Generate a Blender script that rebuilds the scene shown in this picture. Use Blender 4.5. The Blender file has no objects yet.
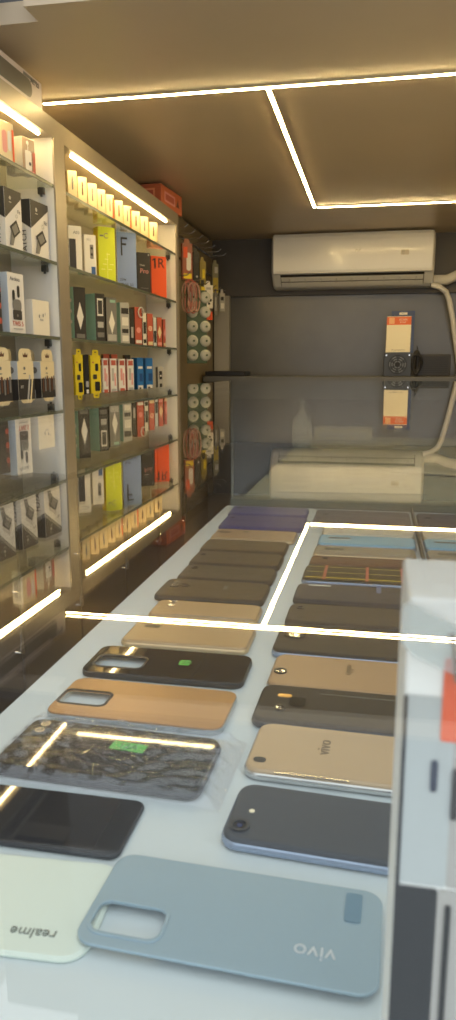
import bpy, bmesh, math, random
from mathutils import Matrix, Vector
random.seed(7)
PI = math.pi
sc = bpy.context.scene
COL = sc.collection
Z0 = 1.15                      # eye height of the camera above the floor
T = Matrix.Translation
def RX(a): return Matrix.Rotation(math.radians(a), 4, 'X')
def RY(a): return Matrix.Rotation(math.radians(a), 4, 'Y')
def RZ(a): return Matrix.Rotation(math.radians(a), 4, 'Z')

# ------------------------------------------------------------------ camera model (used to set out distances)
F = 735.0
PITCH = math.atan(143 / F); YAW = math.atan(149 * math.cos(PITCH) / F)
def ux(X, Y, Zr):
    """picture column of a point (Zr measured from the eye)"""
    fw = Vector((-math.sin(YAW) * math.cos(PITCH), math.cos(YAW) * math.cos(PITCH), -math.sin(PITCH)))
    rt = Vector((math.cos(YAW), math.sin(YAW), 0))
    p = Vector((X, Y, Zr))
    return 228 + F * p.dot(rt) / p.dot(fw)
def y_at(u, X, Zr):
    lo, hi = 0.4, 9.0
    for _ in range(50):
        m = (lo + hi) / 2
        if ux(X, m, Zr) < u: lo = m
        else: hi = m
    return lo

# ------------------------------------------------------------------ materials
MATS = {}
def srgb(c):
    return tuple(((x / 255) / 12.92 if x / 255 <= .04045 else ((x / 255 + .055) / 1.055) ** 2.4) for x in c)
def mat(name, c, rough=.5, metal=0, spec=.5, coat=0, noise=0, nscale=8, bump=0, bscale=60, stretch=None):
    if name in MATS: return MATS[name]
    m = bpy.data.materials.new(name); m.use_nodes = True
    nt = m.node_tree; b = nt.nodes['Principled BSDF']
    col = srgb(c)
    b.inputs['Base Color'].default_value = (*col, 1)
    b.inputs['Roughness'].default_value = rough
    b.inputs['Metallic'].default_value = metal
    b.inputs['Specular IOR Level'].default_value = spec
    b.inputs['Coat Weight'].default_value = coat
    b.inputs['Coat Roughness'].default_value = .08
    if noise or bump:
        tc = nt.nodes.new('ShaderNodeTexCoord')
        mp = nt.nodes.new('ShaderNodeMapping')
        nt.links.new(tc.outputs['Object'], mp.inputs['Vector'])
        if stretch: mp.inputs['Scale'].default_value = stretch
    if noise:
        n = nt.nodes.new('ShaderNodeTexNoise'); n.inputs['Scale'].default_value = nscale; n.inputs['Detail'].default_value = 5
        nt.links.new(mp.outputs['Vector'], n.inputs['Vector'])
        r = nt.nodes.new('ShaderNodeValToRGB')
        r.color_ramp.elements[0].position = .3; r.color_ramp.elements[1].position = .7
        r.color_ramp.elements[0].color = (*[x * (1 - noise) for x in col], 1)
        r.color_ramp.elements[1].color = (*[min(1, x * (1 + noise)) for x in col], 1)
        nt.links.new(n.outputs['Fac'], r.inputs['Fac'])
        nt.links.new(r.outputs['Color'], b.inputs['Base Color'])
    if bump:
        n2 = nt.nodes.new('ShaderNodeTexNoise'); n2.inputs['Scale'].default_value = bscale; n2.inputs['Detail'].default_value = 4
        nt.links.new(mp.outputs['Vector'], n2.inputs['Vector'])
        bp = nt.nodes.new('ShaderNodeBump'); bp.inputs['Strength'].default_value = bump; bp.inputs['Distance'].default_value = .01
        nt.links.new(n2.outputs['Fac'], bp.inputs['Height'])
        nt.links.new(bp.outputs['Normal'], b.inputs['Normal'])
    MATS[name] = m
    return m
def emis(name, c, s):
    if name in MATS: return MATS[name]
    m = bpy.data.materials.new(name); m.use_nodes = True
    nt = m.node_tree; nt.nodes.remove(nt.nodes['Principled BSDF'])
    e = nt.nodes.new('ShaderNodeEmission'); e.inputs['Color'].default_value = (*srgb(c), 1); e.inputs['Strength'].default_value = s
    nt.links.new(e.outputs['Emission'], nt.nodes['Material Output'].inputs['Surface'])
    MATS[name] = m; return m
def glass(name, tint=(1, 1, 1), f0=.04, rough=0.0, haze=0.0, hazecol=(.8, .85, .9), wave=0, wscale=30, gain=1.0):
    """clear sheet: Schlick reflection on each face, straight transmission, a white diffuse haze mixed in"""
    if name in MATS: return MATS[name]
    m = bpy.data.materials.new(name); m.use_nodes = True
    nt = m.node_tree; L = nt.links; nt.nodes.remove(nt.nodes['Principled BSDF'])
    N = nt.nodes.new
    g = N('ShaderNodeNewGeometry')
    d = N('ShaderNodeVectorMath'); d.operation = 'DOT_PRODUCT'
    L.new(g.outputs['Normal'], d.inputs[0]); L.new(g.outputs['Incoming'], d.inputs[1])
    def mth(op, a, b=None):
        n = N('ShaderNodeMath'); n.operation = op
        for i, x in enumerate((a, b)):
            if x is None: continue
            if isinstance(x, (int, float)): n.inputs[i].default_value = x
            else: L.new(x, n.inputs[i])
        return n.outputs[0]
    c = mth('ABSOLUTE', d.outputs['Value'])
    q = mth('POWER', mth('SUBTRACT', 1.0, c), 5.0)
    fr = mth('MINIMUM', mth('ADD', mth('MULTIPLY', q, (1 - f0) * gain), f0), 1.0)
    tr = N('ShaderNodeBsdfTransparent'); tr.inputs['Color'].default_value = (*tint, 1)
    gl = N('ShaderNodeBsdfGlossy'); gl.inputs['Roughness'].default_value = rough; gl.inputs['Color'].default_value = (1, 1, 1, 1)
    if wave:
        tc = N('ShaderNodeTexCoord'); nz = N('ShaderNodeTexNoise'); nz.inputs['Scale'].default_value = wscale
        nz.inputs['Detail'].default_value = 6
        L.new(tc.outputs['Object'], nz.inputs['Vector'])
        bp = N('ShaderNodeBump'); bp.inputs['Strength'].default_value = wave; bp.inputs['Distance'].default_value = .01
        L.new(nz.outputs['Fac'], bp.inputs['Height']); L.new(bp.outputs['Normal'], gl.inputs['Normal'])
    base = tr.outputs[0]
    if haze:
        df = N('ShaderNodeBsdfDiffuse'); df.inputs['Color'].default_value = (*hazecol, 1)
        mx0 = N('ShaderNodeMixShader'); mx0.inputs[0].default_value = haze
        L.new(tr.outputs[0], mx0.inputs[1]); L.new(df.outputs[0], mx0.inputs[2]); base = mx0.outputs[0]
    mx = N('ShaderNodeMixShader')
    L.new(fr, mx.inputs[0]); L.new(base, mx.inputs[1]); L.new(gl.outputs[0], mx.inputs[2])
    L.new(mx.outputs[0], nt.nodes['Material Output'].inputs['Surface'])
    MATS[name] = m; return m

WHITE = mat('white card', (226, 222, 212), .55)
CREAM = mat('cream card', (226, 208, 164), .5)
BLACK = mat('black print', (22, 22, 24), .45)
DARK = mat('charcoal card', (48, 46, 46), .5)
GREY = mat('grey print', (120, 118, 114), .5)
LGREY = mat('light grey print', (176, 174, 168), .5)
RED = mat('red print', (186, 88, 70), .5)
ORANGE = mat('orange card', (232, 88, 40), .5)
YELLOW = mat('yellow card', (232, 206, 34), .5)
LIME = mat('lime card', (206, 216, 40), .5)
BLUE = mat('blue card', (34, 108, 176), .5)
PERI = mat('periwinkle card', (128, 148, 196), .5)
TEAL = mat('teal card', (146, 186, 168), .5)
PINK = mat('rose print', (222, 150, 140), .5)
GREEN = mat('green print', (62, 80, 58), .5)
BROWN = mat('brown print', (96, 62, 42), .5)
PALEBLUE = mat('pale blue side', (204, 210, 214), .5)
CHROME = mat('chrome', (200, 200, 200), .2, 1)
BLKMETAL = mat('black bracket metal', (72, 70, 66), .4, .5)
LEDM = emis('warm light diffuser', (255, 220, 152), 95.0)
LEDC = emis('warm ceiling light diffuser', (255, 221, 152), 92.0)

# ------------------------------------------------------------------ mesh builder
_tc = {}
def text_geo(s, size, extr):
    k = (s, size, extr)
    if k in _tc: return _tc[k]
    cu = bpy.data.curves.new('t', 'FONT'); cu.body = s; cu.size = size; cu.align_x = 'CENTER'; cu.align_y = 'CENTER'
    cu.extrude = extr; cu.resolution_u = 3
    ob = bpy.data.objects.new('t', cu); COL.objects.link(ob)
    dg = bpy.context.evaluated_depsgraph_get()
    me = ob.evaluated_get(dg).to_mesh()
    r = ([v.co.copy() for v in me.vertices], [tuple(p.vertices) for p in me.polygons])
    ob.evaluated_get(dg).to_mesh_clear()
    bpy.data.objects.remove(ob); bpy.data.curves.remove(cu)
    _tc[k] = r
    return r
def rr_pts(w, h, r, seg=6, cx=0, cy=0):
    r = min(r, w / 2 - 1e-5, h / 2 - 1e-5)
    if r <= 1e-5: return [(cx - w / 2, cy - h / 2), (cx + w / 2, cy - h / 2), (cx + w / 2, cy + h / 2), (cx - w / 2, cy + h / 2)]
    out = []
    for (sx, sy, a0) in ((1, -1, -90), (1, 1, 0), (-1, 1, 90), (-1, -1, 180)):
        for i in range(seg + 1):
            a = math.radians(a0 + 90 * i / seg)
            out.append((cx + sx * (w / 2 - r) + r * math.cos(a), cy + sy * (h / 2 - r) + r * math.sin(a)))
    return out
class MB:
    def __init__(s): s.v = []; s.f = []; s.mi = []; s.sm = []; s.mats = []
    def idx(s, m):
        if m not in s.mats: s.mats.append(m)
        return s.mats.index(m)
    def add(s, vs, fs, m, M=None, smooth=False):
        o = len(s.v); i = s.idx(m)
        for v in vs:
            v = Vector(v); s.v.append(M @ v if M else v)
        for f in fs:
            s.f.append(tuple(o + k for k in f)); s.mi.append(i); s.sm.append(smooth)
        return s
    def box(s, x0, x1, y0, y1, z0, z1, m, M=None, bev=0):
        if bev:
            return s.prism(x1 - x0, y1 - y0, bev, z0, z1, m, (M or Matrix()) @ T(((x0 + x1) / 2, (y0 + y1) / 2, 0)), bev=bev, seg=2, both=True)
        vs = [(x, y, z) for z in (z0, z1) for (x, y) in ((x0, y0), (x1, y0), (x1, y1), (x0, y1))]
        return s.add(vs, [(3, 2, 1, 0), (4, 5, 6, 7), (0, 1, 5, 4), (1, 2, 6, 5), (2, 3, 7, 6), (3, 0, 4, 7)], m, M)
    def prism(s, w, h, r, z0, z1, m, M=None, seg=6, bev=0, both=False, bseg=3):
        """rounded-rectangle slab with softly rounded upper (and lower) edge"""
        rings = []
        def ring(ins, z): rings.append([(x, y, z) for x, y in rr_pts(w - 2 * ins, h - 2 * ins, max(r - ins, 1e-4), seg)])
        if both and bev:
            for i in range(bseg): a = PI / 2 * i / bseg; ring(bev * (1 - math.sin(a)), z0 + bev * (1 - math.cos(a)))
        ring(0, z0 + (bev if both else 0))
        if bev:
            ring(0, z1 - bev)
            for i in range(1, bseg + 1): a = PI / 2 * i / bseg; ring(bev * (1 - math.cos(a)), z1 - bev + bev * math.sin(a))
        else: ring(0, z1)
        n = len(rings[0]); vs = [p for rg in rings for p in rg]; fs = [tuple(reversed(range(n)))]
        for k in range(len(rings) - 1):
            for i in range(n):
                j = (i + 1) % n; fs.append((k * n + i, k * n + j, (k + 1) * n + j, (k + 1) * n + i))
        fs.append(tuple((len(rings) - 1) * n + i for i in range(n)))
        return s.add(vs, fs, m, M)
    def plate_hole(s, w, h, r, hole, z0, z1, m, M=None, seg=6):
        """rounded plate with one rounded hole: hole=(cx,cy,w,h,r)"""
        cu = bpy.data.curves.new('p', 'CURVE'); cu.dimensions = '2D'; cu.fill_mode = 'BOTH'
        e = min(.0008, (z1 - z0) * .35)
        cu.extrude = (z1 - z0) / 2 - e; cu.bevel_depth = e; cu.bevel_resolution = 1; cu.offset = -e
        for pts in (rr_pts(w, h, r, seg), list(reversed(rr_pts(hole[2], hole[3], hole[4], seg, hole[0], hole[1])))):
            sp = cu.splines.new('POLY'); sp.points.add(len(pts) - 1); sp.use_cyclic_u = True
            for p, q in zip(sp.points, pts): p.co = (q[0], q[1], 0, 1)
        ob = bpy.data.objects.new('p', cu); COL.objects.link(ob)
        dg = bpy.context.evaluated_depsgraph_get(); me = ob.evaluated_get(dg).to_mesh()
        vs = [v.co + Vector((0, 0, (z0 + z1) / 2)) for v in me.vertices]; fs = [tuple(p.vertices) for p in me.polygons]
        ob.evaluated_get(dg).to_mesh_clear(); bpy.data.objects.remove(ob); bpy.data.curves.remove(cu)
        return s.add(vs, fs, m, M)
    def poly(s, pts, z0, z1, m, M=None):
        n = len(pts); vs = [(x, y, z0) for x, y in pts] + [(x, y, z1) for x, y in pts]
        fs = [tuple(reversed(range(n))), tuple(range(n, 2 * n))] + [(i, (i + 1) % n, n + (i + 1) % n, n + i) for i in range(n)]
        return s.add(vs, fs, m, M)
    def cyl(s, r, z0, z1, m, M=None, n=24, r1=None):
        return s.lathe([(r, z0), (r if r1 is None else r1, z1)], m, M, n)
    def lathe(s, prof, m, M=None, n=24, smooth=True):
        vs = []; fs = []
        for r, z in prof:
            for i in range(n): a = 2 * PI * i / n; vs.append((r * math.cos(a), r * math.sin(a), z))
        for k in range(len(prof) - 1):
            for i in range(n):
                j = (i + 1) % n; fs.append((k * n + i, k * n + j, (k + 1) * n + j, (k + 1) * n + i))
        s.add(vs, fs, m, M, smooth)
        s.add(vs[:n], [tuple(reversed(range(n)))], m, M); s.add(vs[-n:], [tuple(range(n))], m, M)
        return s
    def ring(s, R, r, z0, z1, m, M=None, n=28):
        vs = []; fs = []
        for i in range(n):
            a = 2 * PI * i / n; c, q = math.cos(a), math.sin(a)
            vs += [(r * c, r * q, z0), (R * c, R * q, z0), (R * c, R * q, z1), (r * c, r * q, z1)]
        for i in range(n):
            j = (i + 1) % n
            for k in range(4): l = (k + 1) % 4; fs.append((4 * i + k, 4 * j + k, 4 * j + l, 4 * i + l))
        return s.add(vs, [tuple(reversed(f)) for f in fs], m, M)
    def tube(s, pts, r, m, M=None, n=10, cyc=False):
        pts = [Vector(p) for p in pts]; N = len(pts); vs = []; fs = []
        up = Vector((0, 0, 1))
        for i, p in enumerate(pts):
            a = pts[(i - 1) % N] if (i or cyc) else p; b = pts[(i + 1) % N] if (i < N - 1 or cyc) else p
            t = (b - a).normalized()
            u = t.cross(up)
            if u.length < .05: u = t.cross(Vector((1, 0, 0)))
            u.normalize(); w = t.cross(u)
            rr = r[i] if isinstance(r, (list, tuple)) else r
            for k in range(n): q = 2 * PI * k / n; vs.append(p + rr * (math.cos(q) * u + math.sin(q) * w))
        for i in range(N if cyc else N - 1):
            j = (i + 1) % N
            for k in range(n): l = (k + 1) % n; fs.append((i * n + k, j * n + k, j * n + l, i * n + l))
        s.add(vs, fs, m, M, True)
        if not cyc: s.add(vs[:n], [tuple(range(n))], m, M); s.add(vs[-n:], [tuple(reversed(range(n)))], m, M)
        return s
    def text(s, body, size, m, M, extr=.0003):
        vs, fs = text_geo(body, size, extr)
        return s.add(vs, fs, m, M)
    def build(s, name, parent=None, loc=None):
        me = bpy.data.meshes.new(name); me.from_pydata([tuple(v) for v in s.v], [], s.f)
        for m in s.mats: me.materials.append(m)
        me.polygons.foreach_set('material_index', s.mi); me.polygons.foreach_set('use_smooth', s.sm); me.update()
        bm = bmesh.new(); bm.from_mesh(me); bmesh.ops.recalc_face_normals(bm, faces=bm.faces); bm.to_mesh(me); bm.free()
        o = bpy.data.objects.new(name, me); COL.objects.link(o)
        if parent: o.parent = parent
        if loc: o.location = loc
        return o
def tag(o, label, cat, group=None, kind=None):
    o['label'] = label; o['category'] = cat
    if group: o['group'] = group
    if kind: o['kind'] = kind
    return o
def empty(name, loc, label, cat, group=None, rz=0):
    o = bpy.data.objects.new(name, None); COL.objects.link(o); o.empty_display_size = .03
    o.location = loc; o.rotation_euler = (0, 0, math.radians(rz))
    return tag(o, label, cat, group)
def struct(name, mb, label=None):
    o = mb.build(name); o.location = (0, 0, Z0); o['kind'] = 'structure'
    o['label'] = label or name.replace('_', ' '); o['category'] = name.split('_')[0]
    return o
def W(x, y, zr): return Vector((x, y, zr + Z0))

# ================================================================== THE SETTING (heights from the eye)
ZC = .85          # ceiling
YB = 5.2          # back wall
XL = -1.17        # left wall
XR = 1.35
m_ceil = mat('taupe ceiling laminate', (206, 190, 164), .36, noise=.05, nscale=1.5, bump=.02, bscale=3)
m_wallb = mat('slate grey wall sheet', (104, 103, 100), .25, noise=.14, nscale=2.5, bump=.12, bscale=14)
m_band = mat('dark upper wall', (80, 75, 68), .5, noise=.06)
m_wall = mat('grey brown wall', (186, 174, 152), .6, noise=.06)
m_floor = mat('stone floor', (130, 122, 110), .4, noise=.15, nscale=6)
m_fascia = mat('pale blue grey fascia', (128, 135, 141), .5)
struct('floor', MB().box(-1.9, 1.9, -2.2, YB + .1, -Z0 - .08, -Z0, m_floor))
struct('ceiling', MB().poly([(-1.25, 1.91), (-.865, 1.91), (-.865, 1.83), (XR + .1, 1.87), (XR + .1, YB + .1), (-1.25, YB + .1)], ZC, ZC + .05, m_ceil))
struct('wall_back', MB().box(XL - .08, XR + .08, YB, YB + .08, -Z0, .5, m_wallb).box(XL - .08, XR + .08, YB - .035, YB + .08, .478, ZC, m_band))
struct('wall_left', MB().box(XL - .08, XL, -.6, YB, -Z0, 2.0, m_wall))
struct('wall_right', MB().box(XR, XR + .08, .6, YB, -Z0, 2.0, m_wall))
struct('trim_1', MB().box(-.865, XR, 1.875, 1.93, ZC + .05, 2.1, m_fascia), 'pale blue grey fascia board above the front edge of the ceiling')
struct('trim_2', MB().box(XL, -.935, -.5, 1.9, .93, .97, mat('brown soffit', (150, 134, 108), .5)), 'brown raised soffit panel in front of the ceiling')
struct('trim_4', MB().box(XL, -.87, 1.98, 2.03, ZC + .05, 2.1, mat('darker blue grey fascia', (100, 104, 108), .5)), 'recessed grey fascia board above the ceiling corner')
struct('trim_3', MB().box(-1.115, -1.01, YB - .09, YB - .036, -Z0, .478, mat('pale grey pilaster', (172, 168, 158), .5)), 'pale grey corner strip on the back wall')

# ceiling light line
def strip(name, x0, x1, y0, y1, label):
    t = empty(name, W((x0 + x1) / 2, (y0 + y1) / 2, ZC), label, 'ceiling light', 'light lines in the ceiling')
    cx, cy = (x0 + x1) / 2, (y0 + y1) / 2
    MB().box(x0 - cx, x1 - cx, y0 - cy, y1 - cy, -.0075, -.004, LEDC).build('diffuser', t)
    e = .004
    m_ch = mat('aluminium channel', (196, 184, 150), .4, .6)
    a, b, c, d = x0 - cx - e, x1 - cx + e, y0 - cy - e, y1 - cy + e
    MB().box(a, b, c, d, -.004, 0, m_ch).box(a, b, c, c + .003, -.006, -.004, m_ch).box(a, b, d - .003, d, -.006, -.004, m_ch).box(a, a + .003, c, d, -.006, -.004, m_ch).box(b - .003, b, c, d, -.006, -.004, m_ch).build('channel', t)
LW = .0058
strip('ceiling_light_strip', -1.1, XR - .05, 2.445 - LW, 2.445 + LW, 'long warm light line running across the ceiling from the cabinets')
strip('ceiling_light_strip', -.362 - LW, -.362 + LW, 2.457, 4.21, 'warm light line running back along the ceiling towards the air conditioner')
strip('ceiling_light_strip', -.345, XR - .05, 4.215 - LW, 4.215 + LW, 'warm light line across the ceiling nearest the air conditioner')

# ================================================================== WALL CABINETS
XF, XBK = -1.0, -1.16
SH = [.555, .325, .095, -.135]
m_post = mat('brown grey laminate', (152, 142, 124), .35, .25, noise=.05)
m_side = mat('white laminate side', (226, 222, 212), .4)
m_back = mat('grey laminate back', (172, 164, 148), .45, noise=.05)
m_low = mat('brown cabinet door', (58, 48, 38), .4, noise=.1)
m_shelf = glass('shelf glass', (.9, .94, .91), .05)
m_edge = mat('green glass edge', (92, 98, 84), .15)
def cabinet(y0, y1, led0, led1, label, ymin_shown):
    t = empty('wall_display_cabinet', W(XF, (y0 + y1) / 2, -Z0), label, 'cabinet', 'lit wall cabinets')
    O = T((-XF, -(y0 + y1) / 2, Z0))
    sp = .04
    for (a, b, n) in ((y0, y0 + sp, 0), (y1 - sp, y1, 1)):
        p = MB().box(XBK, XF - .004, a, b, -.35, .745, m_side, O).box(XF - .004, XF + .002, a, b, -.35, .745, m_post, O).build('side_panel', t)
    MB().box(XBK - .008, XBK, y0, y1, -.35, .745, m_back, O).build('back_panel', t)
    MB().box(XBK, XF + .002, y0 + sp, y1 - sp, .69, .745, m_post, O).build('fascia', t)
    MB().box(XF - .0265, XF - .0205, led0, led1, .685, .69, LEDM, O).build('light_strip', t)
    for z in SH:
        s = MB().box(XBK + .002, XF - .006, y0 + sp + .002, y1 - sp - .002, z - .010, z, m_shelf, O).box(XF - .006, XF - .003, y0 + sp + .002, y1 - sp - .002, z - .010, z, m_edge, O).build('glass_shelf', t)
        for yb in (y0 + sp + .012, y1 - sp - .012):
            MB().box(XF - .05, XF - .03, yb - .007, yb + .007, z - .03, z - .01, BLKMETAL, O, bev=.002).cyl(.004, 0, .006, BLKMETAL, O @ T((XF - .04, yb, z - .036))).build('bracket', s)
    MB().box(XBK, XF, y0, y1, -Z0 + .08, -.35, m_low, O).box(XBK, XF - .03, y0, y1, -Z0, -Z0 + .08, BLACK, O).build('base', t)
    n = 3; w = (y1 - y0) / n
    for i in range(n):
        d = MB().box(XF, XF + .016, y0 + i * w + .006, y0 + (i + 1) * w - .006, -Z0 + .1, -.37, m_low, O, bev=.003).build('door', t)
        yy = y0 + (i + 1) * w - .05
        MB().tube([(XF + .016, yy, -.8), (XF + .04, yy, -.8), (XF + .04, yy, -.62), (XF + .016, yy, -.62)], .006, CHROME, O).build('handle', d)
    return t
cabinet(1.0, 2.315, 1.05, 2.225, 'nearer lit glass-shelved wall cabinet, holding smartwatch and earbud boxes', 1.9)
cabinet(2.315, 3.745, 2.47, 3.61, 'farther lit glass-shelved wall cabinet, holding phone boxes and cases', 2.3)

# ------------------------------------------------------------------ boxes on the shelves
class Carton:
    """box whose front is -Y locally, width X, height Z, origin at the bottom centre"""
    def __init__(s, w, d, h, body, side=None, top=None, bev=.0012):
        s.w, s.d, s.h = w, d, h; s.mb = MB(); s.n = 0
        s.mb.box(-w / 2, w / 2, -d / 2, d / 2, 0, h, body, bev=bev)
        if side: s.sideM = side; s.mb.box(-w / 2 - .0003, -w / 2 + .001, -d / 2 + .0005, d / 2 - .0005, .0005, h - .0005, side)
        s.kids = []
    def M(s, face, x, z):
        s.n += 1; e = .0004 + .0002 * s.n
        if face == 'f': return T((x * s.w, -s.d / 2 - e, z * s.h)) @ RX(90)
        if face == 's': return T((-s.w / 2 - e, -x * s.d, z * s.h)) @ RZ(-90) @ RX(90)
        if face == 't': return T((x * s.w, z * s.d, s.h + e))
    def size(s, face): return {'f': (s.w, s.h), 's': (s.d, s.h), 't': (s.w, s.d)}[face]
    def draw(s, *ops):
        """coordinates are shares of the face: x -.5...5, z 0..1; sizes shares of the face too"""
        for op in ops:
            k, face = op[0], op[1]
            fw, fh = s.size(face)
            if k == 'r':
                _, _, x, z, w, h, m = op[:7]; r = op[7] if len(op) > 7 else 0
                s.mb.prism(w * fw, h * fh, r * fw, 0, .0003, m, s.M(face, x, z), seg=4)
            elif k == 't':
                _, _, body, x, z, size, m = op[:7]; rot = op[7] if len(op) > 7 else 0
                s.mb.text(body, size * fw, m, s.M(face, x, z) @ RZ(rot))
            elif k == 'd':
                _, _, x, z, r, m = op; s.mb.cyl(r * fw, 0, .0004, m, s.M(face, x, z), n=18)
            elif k == 'o':
                _, _, x, z, R, r, m = op; s.mb.ring(R * fw, r * fw, 0, .0004, m, s.M(face, x, z), n=20)
            elif k == 'p':
                _, _, pts, m = op; s.mb.poly([(a * fw, (b) * fh) for a, b in pts], 0, .0003, m, s.M(face, 0, 0))
        return s
def hang_tab(w, h, m, print_m=None, crown=False):
    mb = MB(); t = .0016
    M = RX(90)
    pts = [(-w / 2, 0), (w / 2, 0), (w / 2, h * .45)] + [(w / 2 - w * .22 * (1 - math.cos(a)), h * .45 + h * .55 * math.sin(a)) for a in (PI / 6, PI / 3, PI / 2)]
    pts += [(-x, y) for x, y in reversed(pts[2:])]
    mb.poly(pts, 0, t, m, M)
    if print_m:
        if crown:
            k = w * .16
            mb.poly([(-k, h * .3), (k, h * .3), (k * 1.15, h * .62), (k * .5, h * .45), (0, h * .72), (-k * .5, h * .45), (-k * 1.15, h * .62)], t, t + .0004, print_m, M)
        else: mb.prism(w * .34, h * .2, h * .1, t, t + .0004, print_m, M @ T((0, h * .55, 0)))
    return mb
def place(c, name, u0, u1, zr, X0, psi, label, cat='box', group=None, setback=0.0):
    """front edge set out from column u0 (at depth X0), turned psi towards the street; width already chosen"""
    a = 90 - psi
    e = Vector((math.sin(math.radians(psi)), math.cos(math.radians(psi)), 0))
    y0 = y_at(u0, X0, zr + c.h / 2)
    back = Vector((-math.cos(math.radians(psi)), math.sin(math.radians(psi)), 0))
    p = Vector((X0, y0, 0)) + e * c.w / 2 + back * (c.d / 2 + setback)
    o = c.mb.build(name); o.location = W(p.x, p.y, zr + .0005); o.rotation_euler = (0, 0, math.radians(a))
    tag(o, label, cat, group)
    return o
def width_for(u0, u1, X0, psi, zr):
    y0 = y_at(u0, X0, zr); lo, hi = .005, .5
    s, c = math.sin(math.radians(psi)), math.cos(math.radians(psi))
    for _ in range(40):
        m = (lo + hi) / 2
        if ux(X0 + s * m, y0 + c * m, zr) < u1: lo = m
        else: hi = m
    return lo

# ---- nearer cabinet
G = 'boxes in the nearer cabinet'
z = SH[0]
X = -1.03
# top shelf
w = width_for(-2, 14, X, 12, z + .08)
c = Carton(w, .04, .105, CREAM, WHITE).draw(('r', 'f', -.1, .5, .3, .55, PINK, .14), ('r', 'f', .2, .55, .2, .5, WHITE, .1), ('r', 'f', .42, .45, .12, .8, ORANGE), ('r', 's', 0, .5, .6, .6, LGREY))
place(c, 'earphone_box', -2, 14, z, X, 12, 'cream and orange earphone box on the nearer cabinet top shelf, at the frame edge', group=G)
w = width_for(14.5, 21, -1.06, 12, z + .08)
c = Carton(w, .03, .105, BROWN, DARK).draw(('r', 'f', 0, .55, .5, .5, DARK), ('r', 'f', 0, .15, .6, .1, ORANGE))
place(c, 'dark_accessory_box', 14.5, 21, z, -1.06, 12, 'narrow dark brown box between two earphone packs on the top shelf', group=G)
w = width_for(22.5, 35, X, 12, z + .07)
c = Carton(w, .03, .1, mat('smoky clear pack', (150, 128, 108), .2), LGREY).draw(('r', 'f', -.05, .38, .5, .55, WHITE, .1), ('d', 'f', -.1, .86, .1, WHITE), ('r', 'f', -.08, .74, .05, .2, WHITE), ('d', 'f', .05, .3, .09, BLACK), ('r', 'f', .38, .35, .2, .6, RED), ('r', 'f', -.05, .06, .8, .1, PINK))
place(c, 'earphone_pack', 22.5, 35, z, X, 12, 'earphone pack with white plug picture and red edge beside the white side panel', group=G)
# watch boxes
z = SH[1]
for u0, u1, lab in ((5, 22, 'black and white smartwatch box with slanted dark lid, left one on its shelf'), (31, 48.5, 'black and white smartwatch box with slanted dark lid, right one nearest the side panel'), (-22, -3, 'black and white smartwatch box at the frame edge, mostly out of the picture')):
    w = width_for(u0, u1, X, 4, z + .08)
    c = Carton(w, .075, .165, WHITE, WHITE).draw(
        ('p', 'f', [(-.5, 1), (.5, 1), (.5, .9), (-.5, .5)], DARK), ('p', 's', [(-.5, 1), (.5, 1), (.5, .5), (-.5, .78)], DARK),
        ('d', 'f', -.18, .85, .055, LGREY), ('r', 'f', -.18, .78, .14, .015, LGREY),
        ('p', 'f', [(-.32, .08), (-.12, .08), (.1, .33), (-.18, .37)], GREY), ('p', 'f', [(-.28, .38), (.12, .52), (.34, .34), (-.06, .2)], BLACK), ('p', 'f', [(-.17, .375), (.1, .465), (.24, .345), (-.02, .255)], GREY),
        ('t', 'f', 'Fit', .3, .66, .16, GREY), ('o', 'f', .14, .58, .06, .045, LGREY), ('t', 's', 'WATCH', .2, .22, .3, DARK, 90))
    place(c, 'smartwatch_box', u0, u1, z, X, 4, lab, group='smartwatch boxes')
# earbuds
z = SH[2]
w = width_for(8.5, 24.5, X, 6, z + .08)
c = Carton(w, .08, .168, WHITE, PALEBLUE).draw(('t', 'f', 'Airdots', -.05, .9, .2, GREY), ('r', 'f', -.18, .62, .16, .2, BLACK, .08), ('r', 'f', .12, .7, .16, .2, BLACK, .08), ('r', 'f', 0, .47, .55, .2, GREY, .16), ('r', 'f', 0, .31, .55, .16, DARK, .05), ('d', 'f', 0, .3, .05, GREY), ('t', 'f', 'TWS 5', 0, .16, .24, RED), ('r', 'f', 0, .08, .6, .02, LGREY))
place(c, 'earbuds_box', 8.5, 24.5, z, X, 6, 'tall white box picturing dark earbuds in their case', group=G)
w = width_for(33, 49.5, X, 6, z + .05)
c = Carton(w, .075, .106, mat('warm white carton', (232, 224, 204), .5), WHITE).draw(('r', 'f', -.12, .55, .05, .1, GREY, .02), ('r', 'f', .1, .58, .05, .1, GREY, .02), ('r', 'f', .22, .62, .04, .07, LGREY, .01), ('t', 'f', 'Buds', 0, .45, .1, LGREY))
place(c, 'small_white_box', 33, 49.5, z, X, 6, 'low square white box beside the tall earbuds box', group=G)
w = width_for(-14, 1.5, X, 6, z + .08)
c = Carton(w, .06, .15, DARK, DARK).draw(('d', 'f', .35, .75, .12, RED), ('d', 'f', .35, .47, .12, RED), ('d', 'f', .35, .2, .12, RED))
place(c, 'red_dotted_box', -14, 1.5, z, X, 6, 'dark box with red dots, only its edge showing left of the earbuds box', group=G)
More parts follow.
